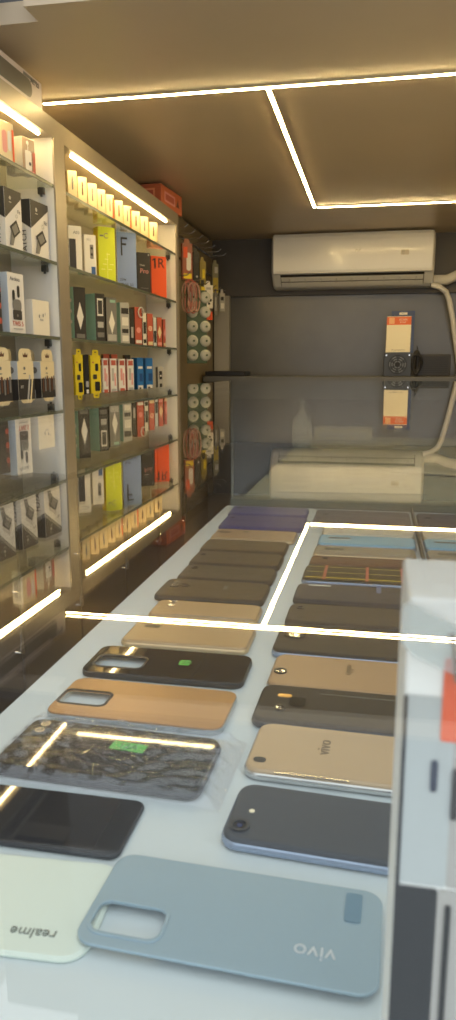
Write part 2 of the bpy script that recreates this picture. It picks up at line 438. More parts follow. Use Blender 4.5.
# handled cartons
z = SH[3]
def handled(u0, u1, X0, label, variant, setb=0):
    w = width_for(u0, u1, X0, 10, z + .12)
    c = Carton(w, .055, .152, CREAM, PALEBLUE)
    c.draw(('r', 'f', 0, .325, .998, .65, DARK), ('r', 's', 0, .325, .998, .65, DARK), ('r', 's', 0, .32, .2, .2, LGREY), ('d', 'f', -.1, .86, .06, GREY), ('r', 'f', -.1, .76, .14, .02, GREY), ('d', 's', .1, .82, .18, GREY))
    if variant == 0:
        c.draw(('p', 'f', [(-.1, .05), (.0, .05), (.25, .72), (.17, .74)], LGREY), ('p', 'f', [(.1, .08), (.17, .08), (.4, .66), (.33, .68)], CREAM), ('t', 'f', 'BT', -.3, .5, .16, LGREY))
    else:
        for k in range(6): c.draw(('r', 'f', -.38 + k * .15, .52 + .02 * (k % 3), .09, .3, GREY if k % 2 else BROWN, .04))
        c.draw(('d', 'f', -.15, .18, .06, CREAM))
    o = place(c, 'handled_carton', u0, u1, z, X0, 10, label, group='cream and black cartons with crown tabs', setback=setb)
    t = hang_tab(w * .8, .036, CREAM, BROWN, True).build('hang_tab', o); t.location = (0, -.026, .152)
handled(-6, 12, X, 'cream and black cable carton with crown tab, leftmost of the front three', 1)
handled(18.5, 34.5, X, 'cream and black carton with crown tab and picture of two slanted rods', 0)
handled(41.5, 55, X, 'cream and black cable carton with crown tab nearest the white side panel', 1)
handled(2.5, 14, -1.105, 'carton in the rear row, its crown tab showing behind the left front cartons', 1)
handled(25.5, 37, -1.105, 'carton in the rear row, its crown tab showing between the two right front cartons', 1)

# ---- farther cabinet, top shelf: ten small cartons
z = SH[0]
us = [(68, 77), (78, 87), (88, 97), (97.5, 105.5), (106, 114), (115, 123), (123.5, 131.5), (132, 140), (140.5, 148.5), (149.5, 157.5)]
ordn = ['first', 'second', 'third', 'fourth', 'fifth', 'sixth', 'seventh', 'eighth', 'ninth', 'tenth']
for i, (a, b) in enumerate(us):
    w = width_for(a, b, -1.06, 50, z + .05)
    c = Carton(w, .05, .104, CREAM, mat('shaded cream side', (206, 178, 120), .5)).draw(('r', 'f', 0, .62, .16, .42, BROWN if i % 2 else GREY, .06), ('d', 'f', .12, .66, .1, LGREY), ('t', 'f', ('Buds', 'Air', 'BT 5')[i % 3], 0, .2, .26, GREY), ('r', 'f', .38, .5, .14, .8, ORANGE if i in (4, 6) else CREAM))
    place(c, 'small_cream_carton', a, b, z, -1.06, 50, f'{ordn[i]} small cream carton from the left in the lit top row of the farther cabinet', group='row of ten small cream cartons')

# phone boxes
z = SH[1]
XP = -1.085; PS = 46
def pbox(u0, u1, h, body, side, label, *ops):
    w = width_for(u0, u1, XP, PS, z + h * .6)
    c = Carton(w, .045, h, body, side).draw(*ops)
    return place(c, 'phone_box', u0, u1, z, XP, PS, label, group='phone boxes on one shelf')
pbox(69, 82, .165, WHITE, WHITE, 'white phone box with a black phone picture, leftmost of six', ('r', 'f', -.22, .42, .5, .62, DARK, .03), ('t', 'f', 'A03', .1, .86, .3, GREY))
pbox(84.5, 96.3, .158, WHITE, WHITE, 'white phone box with camera picture and blue shield mark', ('r', 'f', .12, .62, .3, .32, GREY, .06), ('d', 'f', .12, .7, .1, BLACK), ('d', 'f', .12, .56, .1, BLACK), ('p', 'f', [(.05, .28), (.4, .28), (.4, .12), (.22, .03), (.05, .12)], mat('shield blue', (50, 90, 150), .5)), ('t', 'f', 'M1', -.1, .88, .3, LGREY))
pbox(98.5, 115.5, .212, LIME, YELLOW, 'lime yellow phone box', ('t', 'f', 'C', -.05, .84, .4, GREY), ('r', 'f', -.3, .84, .2, .03, GREY), *[('r', 'f', -.25 + .1 * k, .25 + .09 * (k % 4), .22, .012, mat('pale lime line', (236, 238, 150), .5)) for k in range(6)], ('r', 'f', 0, .3, .02, .5, mat('pale lime line', (236, 238, 150), .5)))
pbox(117, 136.5, .228, PERI, WHITE, 'periwinkle blue phone box with a large black letter', ('r', 'f', -.26, .76, .07, .3, BLACK), ('r', 'f', -.12, .895, .32, .035, BLACK), ('r', 'f', -.15, .79, .26, .035, BLACK), ('r', 'f', -.26, .66, .07, .14, BLACK), ('t', 'f', '25W', -.22, .16, .17, DARK), ('t', 'f', '128 GB  5G', -.05, .08, .15, DARK))
pbox(137.5, 150.5, .186, DARK, BLACK, 'charcoal phone box with pale lettering', ('t', 'f', 'Pro', .02, .56, .46, PINK), ('t', 'f', 'Note', -.12, .7, .18, LGREY), ('d', 'f', .36, .95, .05, LGREY), ('r', 'f', 0, .16, .6, .012, GREY))
pbox(151.5, 166.5, .2, ORANGE, RED, 'orange phone box with large dark lettering, nearest the end panel', ('t', 'f', 'R', .14, .83, .78, BLACK), ('r', 'f', -.26, .83, .1, .235, BLACK), ('p', 'f', [(-.31, .945), (-.31, .905), (-.43, .885), (-.43, .915)], BLACK), ('t', 'f', '5G', -.3, .12, .14, BROWN))

# cases and covers
z = SH[2]
XP = -1.07
def cbox(u0, u1, h, d, body, side, psi, name, label, *ops):
    w = width_for(u0, u1, XP, psi, z + h * .6)
    c = Carton(w, d, h, body, side).draw(*ops)
    return place(c, name, u0, u1, z, XP, psi, label, group='phone case packs on one shelf')
DIA = lambda m: ('p', 'f', [(-.28, .45), (0, .2), (.28, .45), (0, .72)], m)
cbox(74, 86, .185, .07, DARK, TEAL, 30, 'phone_case_pack', 'dark case pack with white diamond and teal spine, leftmost on its shelf', DIA(WHITE), ('r', 'f', 0, .08, .7, .08, GREY), ('r', 's', 0, .75, .7, .06, WHITE), ('r', 's', 0, .55, .7, .06, WHITE), ('r', 's', 0, .35, .7, .06, WHITE))
cbox(95.5, 105, .182, .10, DARK, TEAL, 30, 'phone_case_pack', 'black case pack with white panels and plain teal spine', ('r', 'f', 0, .72, .6, .36, WHITE), ('r', 'f', 0, .72, .45, .28, DARK), ('r', 'f', 0, .36, .6, .12, LGREY), ('r', 'f', 0, .15, .7, .1, GREY))
cbox(106.5, 117, .178, .04, GREY, DARK, 30, 'phone_case_pack', 'grey case pack with white diamond', DIA(WHITE), ('r', 'f', 0, .12, .8, .14, LGREY), ('r', 'f', .1, .92, .5, .06, TEAL))
cbox(120.5, 129.5, .172, .045, LGREY, TEAL, 30, 'phone_case_pack', 'pale green spined case pack with stacked white labels', ('r', 'f', 0, .8, .8, .14, DARK), ('r', 'f', 0, .55, .7, .2, WHITE), ('r', 'f', 0, .32, .7, .1, DARK), ('r', 'f', 0, .14, .7, .14, WHITE))
cbox(130.2, 134, .155, .03, DARK, BLACK, 30, 'slim_cable_box', 'slim black cable box standing left of the red boxes', ('r', 'f', 0, .35, .6, .3, LGREY))
o = cbox(135, 142, .168, .04, RED, BROWN, 30, 'charger_box', 'red charger box with a white cable looped over it', ('d', 'f', 0, .4, .3, PINK), ('r', 'f', 0, .1, .8, .08, WHITE))
oc = MB().tube([(.014 + .016 * math.cos(a), -.024, .145 + .022 * math.sin(a)) for a in [k * PI / 9 for k in range(-9, 10)]], .0026, WHITE).build('looped_cable')
oc.parent = o
cbox(142.8, 146.6, .15, .03, WHITE, BLACK, 30, 'slim_cable_box', 'slim white cable box with a black band between red boxes', ('r', 'f', 0, .55, .7, .35, DARK), ('r', 'f', 0, .15, .7, .12, BLACK))
cbox(147.4, 153, .152, .035, RED, BROWN, 30, 'charger_box', 'red charger box with pale oval, second of the red ones', ('d', 'f', 0, .55, .33, CREAM), ('d', 'f', 0, .55, .24, PINK), ('r', 'f', 0, .1, .8, .1, CREAM))
cbox(153.4, 156.6, .14, .03, PALEBLUE, DARK, 30, 'slim_cable_box', 'slim bluish white box squeezed between the right red boxes', ('r', 'f', 0, .35, .7, .4, DARK))
cbox(157.2, 162, .145, .03, RED, BROWN, 30, 'charger_box', 'red charger box with pale diamond, second from the end panel', ('p', 'f', [(-.38, .5), (0, .28), (.38, .5), (0, .72)], CREAM), ('r', 'f', 0, .12, .8, .1, PINK))
cbox(163, 168, .142, .03, RED, BROWN, 30, 'charger_box', 'red charger box with pale diamond, nearest the end panel', ('p', 'f', [(-.38, .5), (0, .28), (.38, .5), (0, .72)], PINK), ('r', 'f', 0, .12, .8, .1, CREAM))

# lowest visible shelf
z = SH[3]
XP = -1.06
def lbox(u0, u1, h, d, body, side, psi, name, label, *ops, grp='packs on the lowest visible shelf'):
    w = width_for(u0, u1, XP, psi, z + h * .7)
    c = Carton(w, d, h, body, side).draw(*ops)
    return place(c, name, u0, u1, z, XP, psi, label, group=grp), w
for (a, b, lab) in ((75.5, 83.5, 'yellow hanging pack with black pictures, left of a pair'), (91, 101, 'yellow hanging pack with black pictures, right of a pair')):
    o, w = lbox(a, b, .178, .03, YELLOW, YELLOW, 40, 'yellow_pack', lab, ('r', 'f', .1, .75, .3, .16, BLACK, .1), ('r', 'f', -.1, .55, .4, .1, DARK, .1), ('r', 'f', .12, .35, .5, .2, BLACK, .1), ('d', 'f', -.25, .85, .08, RED), ('r', 'f', 0, .12, .8, .14, BLACK, .1), grp='pair of yellow packs')
    t = hang_tab(w * .6, .02, YELLOW, BLACK).build('hang_tab', o); t.location = (0, -.014, .178)
lbox(85, 89.5, .18, .03, BLACK, DARK, 40, 'black_pack', 'narrow black pack between the two yellow packs', ('r', 'f', 0, .4, .6, .12, LGREY), ('r', 'f', 0, .25, .5, .08, WHITE))
labs = ['white and red charger box right beside the yellow packs', 'white and red charger box, second from the yellow packs', 'white and red charger box, third from the yellow packs', 'white and red charger box touching the blue boxes']
for i, (a, b) in enumerate(((103, 108.5), (110.5, 117), (119, 125.5), (127.5, 134))):
    lbox(a, b, .168, .045, WHITE, PINK if i % 2 else WHITE, 40, 'white_red_charger_box', labs[i], ('r', 'f', 0, .9, .7, .12, RED), ('r', 'f', -.1, .62, .3, .3, LGREY if i % 2 else PINK, .06), ('r', 'f', .2, .5, .2, .3, PINK, .05), ('r', 'f', 0, .2, .7, .16, RED if i % 2 == 0 else LGREY), ('r', 's', 0, .9, .8, .12, RED), grp='white and red charger boxes')
XP = -1.12
for i, (a, b) in enumerate(((104, 110), (112, 118), (125.5, 131))):
    lbox(a, b, .188, .02, RED if i < 2 else DARK, BROWN, 40, 'rear_red_box', ['red box peeping over the first white charger boxes', 'red box peeping over the middle white charger boxes', 'dark box peeping over the last white charger box'][i], ('r', 'f', 0, .8, .6, .1, PINK), grp='boxes behind the white charger boxes')
XP = -1.06
for a, b, lab in ((137.5, 143.5, 'blue adapter box beside the white and red charger boxes'), (146, 153, 'blue adapter box nearest the end panel')):
    lbox(a, b, .176, .05, BLUE, BLUE, 40, 'blue_adapter_box', lab, ('r', 'f', 0, .75, .7, .06, WHITE), ('r', 'f', .1, .5, .5, .2, mat('deep blue print', (20, 70, 130), .5), .06), ('r', 'f', 0, .2, .8, .2, WHITE), ('r', 'f', -.1, .2, .3, .1, DARK), grp='blue adapter boxes')
lbox(158, 163.5, .135, .02, LGREY, GREY, 40, 'small_grey_pack', 'small grey pack standing apart by the end panel', ('r', 'f', 0, .7, .5, .3, DARK, .1), ('d', 'f', 0, .68, .14, WHITE), ('r', 'f', 0, .3, .4, .2, DARK))

# ---- on top of the cabinets
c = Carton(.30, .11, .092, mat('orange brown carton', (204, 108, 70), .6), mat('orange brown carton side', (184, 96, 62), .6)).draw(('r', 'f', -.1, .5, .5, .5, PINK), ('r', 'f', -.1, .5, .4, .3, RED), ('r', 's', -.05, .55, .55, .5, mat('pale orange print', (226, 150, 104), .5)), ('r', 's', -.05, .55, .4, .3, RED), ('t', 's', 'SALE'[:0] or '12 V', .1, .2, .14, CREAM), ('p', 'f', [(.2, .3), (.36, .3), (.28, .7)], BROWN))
o = c.mb.build('orange_carton'); o.location = W(-1.06, 3.66, .7455); o.rotation_euler = (0, 0, math.radians(86))
tag(o, 'orange carton lying on top of the farther cabinet', 'box')
m_tank = mat('dull grey panel', (104, 100, 88), .3)
c = Carton(.95, .14, .074, mat('pinkish white carton', (214, 202, 192), .5), WHITE)
c.draw(('r', 'f', -.02, .46, .9, .66, m_tank, .03), ('r', 'f', .42, .86, .09, .12, GREY), ('t', 'f', 'AC 20', .45, .8, .022, DARK))
o = c.mb.build('long_carton'); o.location = W(-1.072, 1.74, .7455); o.rotation_euler = (0, 0, math.radians(90))
tag(o, 'long whitish carton with a grey rounded panel on top of the nearer cabinet', 'box')

# ================================================================== PEG WALL BEHIND THE CABINETS
t = empty('peg_panel', W(-1.12, 4.45, -.6), 'brown peg panel with chrome hooks between cabinets and back wall', 'peg panel')
MB().box(-.03, 0, -.69, .64, -.35, 1.43, mat('brown peg panel', (128, 116, 94), .5, noise=.06)).build('panel', t)
HY = [3.95, 4.12, 4.29, 4.46, 4.63, 4.8, 4.97]
for zr in (.72, .6):
    MB().box(0, .008, -.6, .6, zr + .6 - .006, zr + .6 + .006, CHROME).build('rail', t)
for y in HY:
    MB().tube([(.004, y - 4.45, 1.32), (.1, y - 4.45, 1.32), (.118, y - 4.45, 1.335)], .0028, CHROME, n=6).build('hook', t)
for y in (4.0, 4.25, 4.45, 4.65, 4.8, 4.95):
    MB().tube([(.004, y - 4.45, 1.085), (.1, y - 4.45, 1.085), (.118, y - 4.45, 1.1)], .0028, CHROME, n=6).build('hook', t)
PG = 'accessory packs hanging on the peg panel'
def hang(u0, u1, ztop, h, X0, psi, d, body, name, label, *ops):
    w = width_for(u0, u1, X0, psi, ztop - h / 2)
    c = Carton(w, d, h, body).draw(*ops)
    o = place(c, name, u0, u1, ztop - h, X0, psi, label, 'accessory pack', PG)
    tb = hang_tab(w * .5, .025, body).build('hang_tab', o); tb.location = (0, 0, h)
    return o
hang(182.5, 192.5, .66, .19, -1.06, 50, .02, mat('dull red pack', (160, 92, 70), .35), 'red_accessory_pack', 'red and white accessory pack hanging nearest the cabinet, upper row', ('r', 'f', .12, .5, .45, .5, WHITE, .2), ('r', 'f', -.2, .75, .4, .3, ORANGE), ('r', 'f', 0, .1, .8, .14, YELLOW))
hang(193.5, 199.5, .65, .17, -1.06, 50, .02, BLACK, 'black_accessory_pack', 'black accessory pack in the upper hanging row', ('d', 'f', .05, .2, .16, LGREY), ('r', 'f', 0, .75, .6, .2, DARK))
hang(200, 206, .62, .18, -1.06, 50, .02, mat('olive yellow pack', (150, 132, 50), .4), 'yellow_accessory_pack', 'yellow and black accessory pack, third in the upper hanging row', ('r', 'f', .1, .6, .4, .3, YELLOW, .1), ('r', 'f', -.1, .3, .5, .2, BLACK), ('r', 'f', 0, .12, .6, .12, YELLOW))
hang(212.5, 218.5, .65, .19, -1.06, 50, .02, mat('grey green pack', (120, 118, 96), .4), 'grey_accessory_pack', 'grey and yellow accessory pack farthest along the upper hanging row', ('r', 'f', 0, .3, .8, .5, mat('dull yellow', (176, 156, 60), .5)), ('r', 'f', .1, .8, .5, .2, LGREY))
# bundle of red cables
bx = MB()
for k in range(5):
    cx = -.03 + .015 * k
    bx.tube([(cx + .022 * math.cos(a), -.006 * (k % 3), .09 + (.075 + .008 * (k % 2)) * math.sin(a)) for a in [2 * PI * i / 22 for i in range(22)]], .0045, mat('rose cable', (176, 112, 100), .5) if k % 2 else mat('pale cable', (180, 140, 124), .5), cyc=True, n=7)
bx.tube([(-.03, .003, .17), (0, .0, .185), (.03, .003, .17)], .004, RED)
o = bx.build('cable_bundle'); o.location = W(-1.02, y_at(187, -1.04, .4), .285); o.rotation_euler = (0, 0, math.radians(35))
tag(o, 'bundle of rose and red cables hanging below the red pack', 'cables', PG)
hang(193, 198.5, .44, .11, -1.07, 50, .015, mat('dusky blue pack', (92, 100, 130), .4), 'blue_accessory_pack', 'small dusky blue pack beside the cable bundle', ('r', 'f', 0, .5, .6, .4, LGREY, .1))
hang(204, 213, .485, .135, -1.04, 55, .02, WHITE, 'white_accessory_pack', 'white pack with black spots hanging above the end of the green card', ('d', 'f', .2, .35, .16, BLACK), ('d', 'f', .05, .2, .13, BLACK), ('r', 'f', 0, .85, .5, .1, LGREY))
hang(205, 212.5, .335, .05, -1.05, 55, .015, ORANGE, 'orange_accessory_pack', 'small orange pack hanging right under the white spotted pack', ('r', 'f', 0, .5, .6, .3, RED))
hang(214, 217.5, .47, .14, -1.05, 55, .012, GREY, 'grey_cable_pack', 'narrow grey pack between two white packs in the lower row', ('r', 'f', 0, .5, .4, .6, LGREY))
hang(219.5, 225, .475, .115, -1.03, 55, .015, LGREY, 'pale_accessory_pack', 'pale pack farthest along the lower hanging row in front of the corner strip', ('r', 'f', 0, .7, .5, .2, DARK), ('r', 'f', 0, .3, .6, .3, WHITE))
# green card of round packs
w = width_for(187, 207, -1.05, 60, .2)
gc = Carton(w, .008, .40, GREEN)
t = place(gc, 'earphone_display_card', 187, 207, .02, -1.05, 60, 'long green hanging card carrying rows of round white earphone blisters', 'display card', PG)
for r in range(5):
    for k in range(2):
        b = MB().lathe([(.0, .011), (.022, .009), (.030, .004), (.032, 0)], mat('clear white blister', (176, 178, 166), .4), T((0, -.0045, 0)) @ RX(90), 20)
        b.ring(.018, .013, .008, .0115, LGREY, T((0, -.0045, 0)) @ RX(90)).cyl(.006, .009, .0135, GREEN, T((.004, -.0045, .0)) @ RX(90))
        o = b.build('earphone_blister', t); o.location = ((k - .35) * .075, 0, .045 + r * .079)
# hooks shown are parts of the panel

# ================================================================== BACK OF THE SHOP
t = empty('back_counter', W(0, 4.95, -Z0), 'slate-topped counter along the back wall under the air conditioner', 'counter')
MB().box(-1.1, XR - .01, -.25, .16, Z0 - .095, Z0 - .058, mat('slate worktop', (92, 92, 90), .4), bev=.004).build('worktop', t)
MB().box(-1.08, XR - .02, -.22, .16, 0, Z0 - .095, mat('dark base cabinet', (70, 64, 58), .5)).build('base', t)
o = MB().box(-.13, .13, -.12, .12, 0, .03, mat('black tray', (24, 22, 22), .4), bev=.004).box(-.11, .11, -.1, .1, .03, .0315, DARK).build('black_case'); o.location = W(-.965, 4.86, -.0575); tag(o, 'flat black case lying at the left end of the back counter', 'case')
# air conditioner
m_ac = mat('ivory plastic', (226, 226, 222), .28, coat=.3)
t = empty('air_conditioner', W(-.185, YB - .035, .50), 'white split air conditioner mounted on the back wall under the ceiling', 'air conditioner')
LX = 1.03
def extr(prof, x0, x1, m, mb=None, ends=0):
    mb = mb or MB(); n = len(prof); vs = []; fs = []
    xs = [(x0, 1.0), (x1, 1.0)] if not ends else [(x0, .9), (x0 + ends * .3, .965), (x0 + ends, 1.0), (x1 - ends, 1.0), (x1 - ends * .3, .965), (x1, .9)]
    cy = sum(p[0] for p in prof) / n; cz = sum(p[1] for p in prof) / n
    for x, s in xs:
        for (y, z_) in prof: vs.append((x, y if abs(y) < 1e-6 else y * (s if ends else 1), cz + (z_ - cz) * (s if ends else 1)))
    for k in range(len(xs) - 1):
        for i in range(n): j = (i + 1) % n; fs.append((k * n + i, k * n + j, (k + 1) * n + j, (k + 1) * n + i))
    fs += [tuple(range(n)), tuple(reversed(range((len(xs) - 1) * n, len(xs) * n)))]
    return mb.add(vs, fs, m)
prof = [(0, .02), (0, .345), (-.15, .345), (-.185, .338), (-.205, .32), (-.212, .29), (-.212, .1), (-.195, .085), (-.13, .025), (-.1, .01), (-.04, .005)]
extr(prof, -LX / 2, LX / 2, m_ac, ends=.02).build('body', t)
fp = [(-.210, .09), (-.210, .31), (-.2, .335), (-.206, .337), (-.222, .318), (-.2275, .29), (-.2285, .2), (-.226, .11), (-.222, .092)]
extr(fp, -LX / 2 + .006, LX / 2 - .006, mat('ivory front panel', (232, 232, 230), .25, coat=.3), ends=.012).build('front_panel', t)
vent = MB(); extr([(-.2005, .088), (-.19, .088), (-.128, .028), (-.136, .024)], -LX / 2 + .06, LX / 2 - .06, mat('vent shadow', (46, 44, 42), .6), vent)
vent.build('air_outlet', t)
lv = MB()
for y0, z0 in ((-.2, .066), (-.172, .036)):
    extr([(y0, z0), (y0 - .006, z0 + .006), (y0 + .02, z0 - .012), (y0 + .026, z0 - .019)], -LX / 2 + .065, LX / 2 - .065, m_ac, lv)
for k in range(9):
    lv.box(-LX / 2 + .12 + k * .1, -LX / 2 + .124 + k * .1, -.195, -.15, .035, .07, LGREY)
lv.build('louver', t)
MB().text('CARRIEL'[:0] or 'SPLIT', .016, GREY, T((.04, -.229, .225)) @ RX(90)).build('logo', t)
MB().text('8', .04, LGREY, T((.32, -.2288, .205)) @ RX(90)).prism(.05, .03, .006, 0, .0006, mat('faint display', (210, 202, 188), .2), T((.33, -.2285, .205)) @ RX(90)).build('display', t)
# pipes
m_pipe = mat('white wrapped pipe', (222, 222, 222), .5)
o = MB().tube([(.32, 5.03, .515), (.37, 5.03, .50), (.415, 5.07, .475), (.44, 5.08, .42), (.47, 5.1, .3), (.505, 5.12, .13), (.53, 5.13, .0), (.53, 5.13, -.057)], .017, m_pipe, n=12).build('drain_hose'); o.location = (0, 0, Z0)
tag(o, 'white drain hose hanging from the air conditioner down the back wall', 'hose')
o = MB().tube([(.335, 5.1, .55), (.42, 5.1, .55), (.48, 5.1, .575), (.6, 5.11, .6), (.9, 5.12, .63), (XR, 5.13, .64)], .032, mat('white pipe wrap', (214, 212, 206), .6, bump=.4, bscale=40), n=14).build('refrigerant_pipe'); o.location = (0, 0, Z0)
tag(o, 'thick wrapped white pipe running right from the air conditioner', 'pipe')
# power unit with fan grille
bz = -.0575
t = empty('power_unit', W(.125, 4.9, bz), 'dark slate box with round fan grille under the payment sign', 'power unit')
m_pu = mat('slate enclosure', (58, 62, 70), .4)
MB().box(-.085, .085, -.09, .09, 0, .145, m_pu, bev=.004).build('case', t)
g = MB(); Mf = T((.0, -.0905, .072)) @ RX(90)
for R in (.058, .044, .03, .016): g.ring(R, R - .006, 0, .004, BLACK, Mf)
g.build('fan_grille', t)
fb = MB()
for k in range(6): fb.poly([(.012, -.006), (.05, -.016), (.052, .012), (.014, .006)], -.0002, .002, mat('grey fan blade', (110, 114, 118), .4), Mf @ RZ(k * 60))
fb.cyl(.013, 0, .004, BLACK, Mf).build('fan', t)
for x in (-.07, .07): MB().cyl(.005, 0, .003, CHROME, T((x, -.0905, .13)) @ RX(90)).build('screw', t)
# payment sign on the unit
t = empty('payment_sign', W(.128, 4.88, bz + .1455), 'tilted payment card with orange header on a blue plate above the fan box', 'sign')
S = RX(-12) ; sw = .15
SB = RZ(-4) @ RX(-8)
MB().box(-.052, .092, 0, .004, 0, .262, mat('blue plate', (46, 66, 112), .4), SB, bev=.0015).prism(.05, .014, .004, 0, .0006, WHITE, SB @ T((.02, -.0002, .245)) @ RX(90)).text('Payz'[:0] or 'PAY', .012, BLUE, SB @ T((.02, -.001, .245)) @ RX(90)).build('plate', t)
cd = MB().box(-.078, .072, -.003, -.0006, .004, .228, mat('payment card white', (238, 230, 206), .45), SB)
cd.prism(.15, .05, .002, 0, .0005, mat('header orange', (226, 106, 58), .45), SB @ T((-.003, -.0031, .2)) @ RX(90))
cd.prism(.034, .038, .004, 0, .0005, mat('header badge', (238, 180, 130), .45), SB @ T((-.048, -.0037, .2)) @ RX(90))
cd.text('SCAN', .02, WHITE, SB @ T((.022, -.0038, .206)) @ RX(90)).text('& PAY', .014, WHITE, SB @ T((.022, -.0038, .19)) @ RX(90))
cd.text('UPI payments here', .011, GREY, SB @ T((-.003, -.0034, .018)) @ RX(90))
cd.build('card', t)
# adapter and cable coil
t = empty('black_adapter', W(.345, 4.9, bz), 'dark ribbed adapter box at the right end of the back counter', 'adapter')
MB().box(-.105, .105, -.05, .05, 0, .135, mat('dark ribbed plastic', (52, 50, 50), .5), bev=.006).build('case', t)
rb = MB()
for k in range(9): rb.box(-.09, .09, -.053, -.049, .02 + k * .012, .025 + k * .012, BLACK)
rb.build('ribs', t)
cb = MB()
for k in range(5):
    q = k * .9
    cb.tube([(.02 * math.cos(a) * (1 + .15 * k), -.01 + .006 * math.sin(q + a), .085 + (.072 - .006 * k) * math.sin(a)) for a in [2 * PI * i / 20 for i in range(20)]], .007, BLACK, cyc=True, n=7)
cb.tube([(0, 0, .14), (.003, 0, .17), (-.002, 0, .19)], [.006, .004, .002], BLACK)
o = cb.build('coiled_cable'); o.location = W(.24, 4.83, bz); tag(o, 'coiled black cable standing between fan box and ribbed adapter', 'cable')

# ================================================================== LOW TABLE BEHIND THE COUNTER
TZ = -.32
t = empty('low_table', W(.25, 2.55, -Z0), 'low pale table with newspaper sheets behind the glass counter', 'table')
m_tt = mat('pale table laminate', (170, 172, 160), .35, noise=.06)
MB().box(-.57, .6, -.95, .95, TZ + Z0 - .03, TZ + Z0, m_tt, bev=.004).build('tabletop', t)
for x in (-.54, .57):
    for y in (-.9, .9): MB().box(x - .025, x + .025, y - .025, y + .025, 0, TZ + Z0 - .03, GREY, bev=.003).build('leg', t)
m_np = mat('newsprint', (200, 198, 184), .8)
for i, (x, y, r, lab) in enumerate(((-.08, 2.15, 6, 'newspaper sheet on the low table nearest the glass counter'), (.28, 2.5, -8, 'newspaper sheet lying right of centre on the low table'), (-.05, 2.95, 12, 'newspaper sheet at the far end of the low table'))):
    n = MB().box(-.19, .19, -.27, .27, 0, .003, m_np)
    for c_ in range(4):
        n.prism(.085, .02, .001, .003, .0034, DARK, T((-.14 + .093 * c_, .235, 0)))
        for r_ in range(16):
            if (r_ + c_ * 3) % 7 < 5: n.prism(.08 - .02 * ((r_ * 7 + c_) % 3 == 0), .008, .001, .003, .0034, GREY, T((-.14 + .093 * c_, .2 - r_ * .027, 0)))
    n.prism(.17, .1, .002, .0034, .0038, LGREY, T((.05, -.05, 0)))
    o = n.build('newspaper'); o.location = W(x, y, TZ + .001 + i * .0045); o.rotation_euler = (0, 0, math.radians(r)); tag(o, lab, 'newspaper', 'newspapers on the low table')
t = empty('pump_bottle', W(-.29, 3.0, TZ + .0005), 'clear pump bottle with white label on the low table', 'bottle')
m_bot = glass('bottle plastic', (.84, .88, .84), .06, .05, haze=.7, hazecol=(.85, .86, .82))  # large white diffuse share makes the body less transparent and brighter
MB().lathe([(.034, 0), (.04, .006), (.04, .105), (.034, .12), (.016, .132), (.015, .14)], m_bot).build('bottle_body', t)
MB().lathe([(.0405, .03), (.0405, .085)], WHITE).text('ZCL1', .03, DARK, T((0, -.042, .058)) @ RX(90)).build('bottle_label', t)
MB().lathe([(.017, .138), (.017, .155), (.007, .158), (.006, .178), (.014, .18), (.014, .195), (.008, .2)], WHITE).tube([(0, 0, .188), (-.03, -.005, .188), (-.036, -.006, .18)], .006, WHITE).build('pump', t)
c = Carton(.24, .16, .045, mat('pale box lid', (196, 190, 160), .5)).draw(('r', 't', 0, 0, .8, .7, WHITE), ('r', 'f', 0, .5, .8, .5, LGREY), ('r', 't', -.1, .1, .4, .2, GREY))
o = c.mb.build('flat_box'); o.location = W(-.13, 3.2, TZ + .0015 + .018); tag(o, 'flat pale box lying beside the pump bottle on the low table', 'box')

# ================================================================== THE GLASS COUNTER
GZ = -.0265; GT = .006
HB = -.278                     # display board
XG = -.284; CR = .46; CY0, CY1 = -.16, 1.47
t = empty('display_counter', W(0, .65, -Z0), 'glass-topped display counter holding the rows of phones', 'counter')
O = T((0, -.65, Z0))
m_top = glass('counter glass', (.97, .985, .98), .04, 0, haze=.006, wave=.004, wscale=9)  # milky veil painted in as a faint white diffuse film
m_pane = glass('counter pane', (.93, .96, .95), .04, 0, haze=.02)
MB().box(XG, CR, CY0, CY1, GZ - GT, GZ, m_top, O).build('glass_top', t)
m_ge = mat('frosted glass edge', (150, 152, 140), .3)
MB().box(XG, CR, CY1, CY1 + .002, GZ - GT, GZ, mat('polished glass edge', (150, 146, 128), .35, noise=.25, nscale=25), O).build('polished_edge', t)
MB().box(XG, CR, CY1 - .006, CY1, HB, GZ - GT, m_pane, O).build('back_pane', t)
MB().box(XG - .0005, XG + .003, CY1 - .008, CY1 + .002, HB, GZ - GT, m_ge, O).build('corner_strip', t)
MB().box(XG, CR, CY1 - .018, CY1 + .01, HB - .005, HB + .014, mat('green grey rail', (110, 116, 104), .4), O).build('back_rail', t)
m_board = mat('pale blue display board', (196, 208, 212), .45, noise=.03, nscale=5)
MB().box(XG - .008, CR, CY0, CY1 - .018, HB - .02, HB, m_board, O, bev=.002).build('display_board', t)
m_cb = mat('counter carcass', (88, 76, 62), .45, noise=.08)
MB().box(XG, CR, CY0, CY1, -Z0 + .06, HB - .02, m_cb, O).box(XG + .03, CR - .03, CY0 + .03, CY1 - .03, -Z0, -Z0 + .06, BLACK, O).build('base_cabinet', t)
MB().box(CR - .006, CR, CY0, CY1 - .02, HB, GZ - GT, m_pane, O).build('side_pane', t)
MB().box(.0745, .0775, 1.02, CY1 - .02, HB, HB + .012, BLACK, O).build('divider', t)

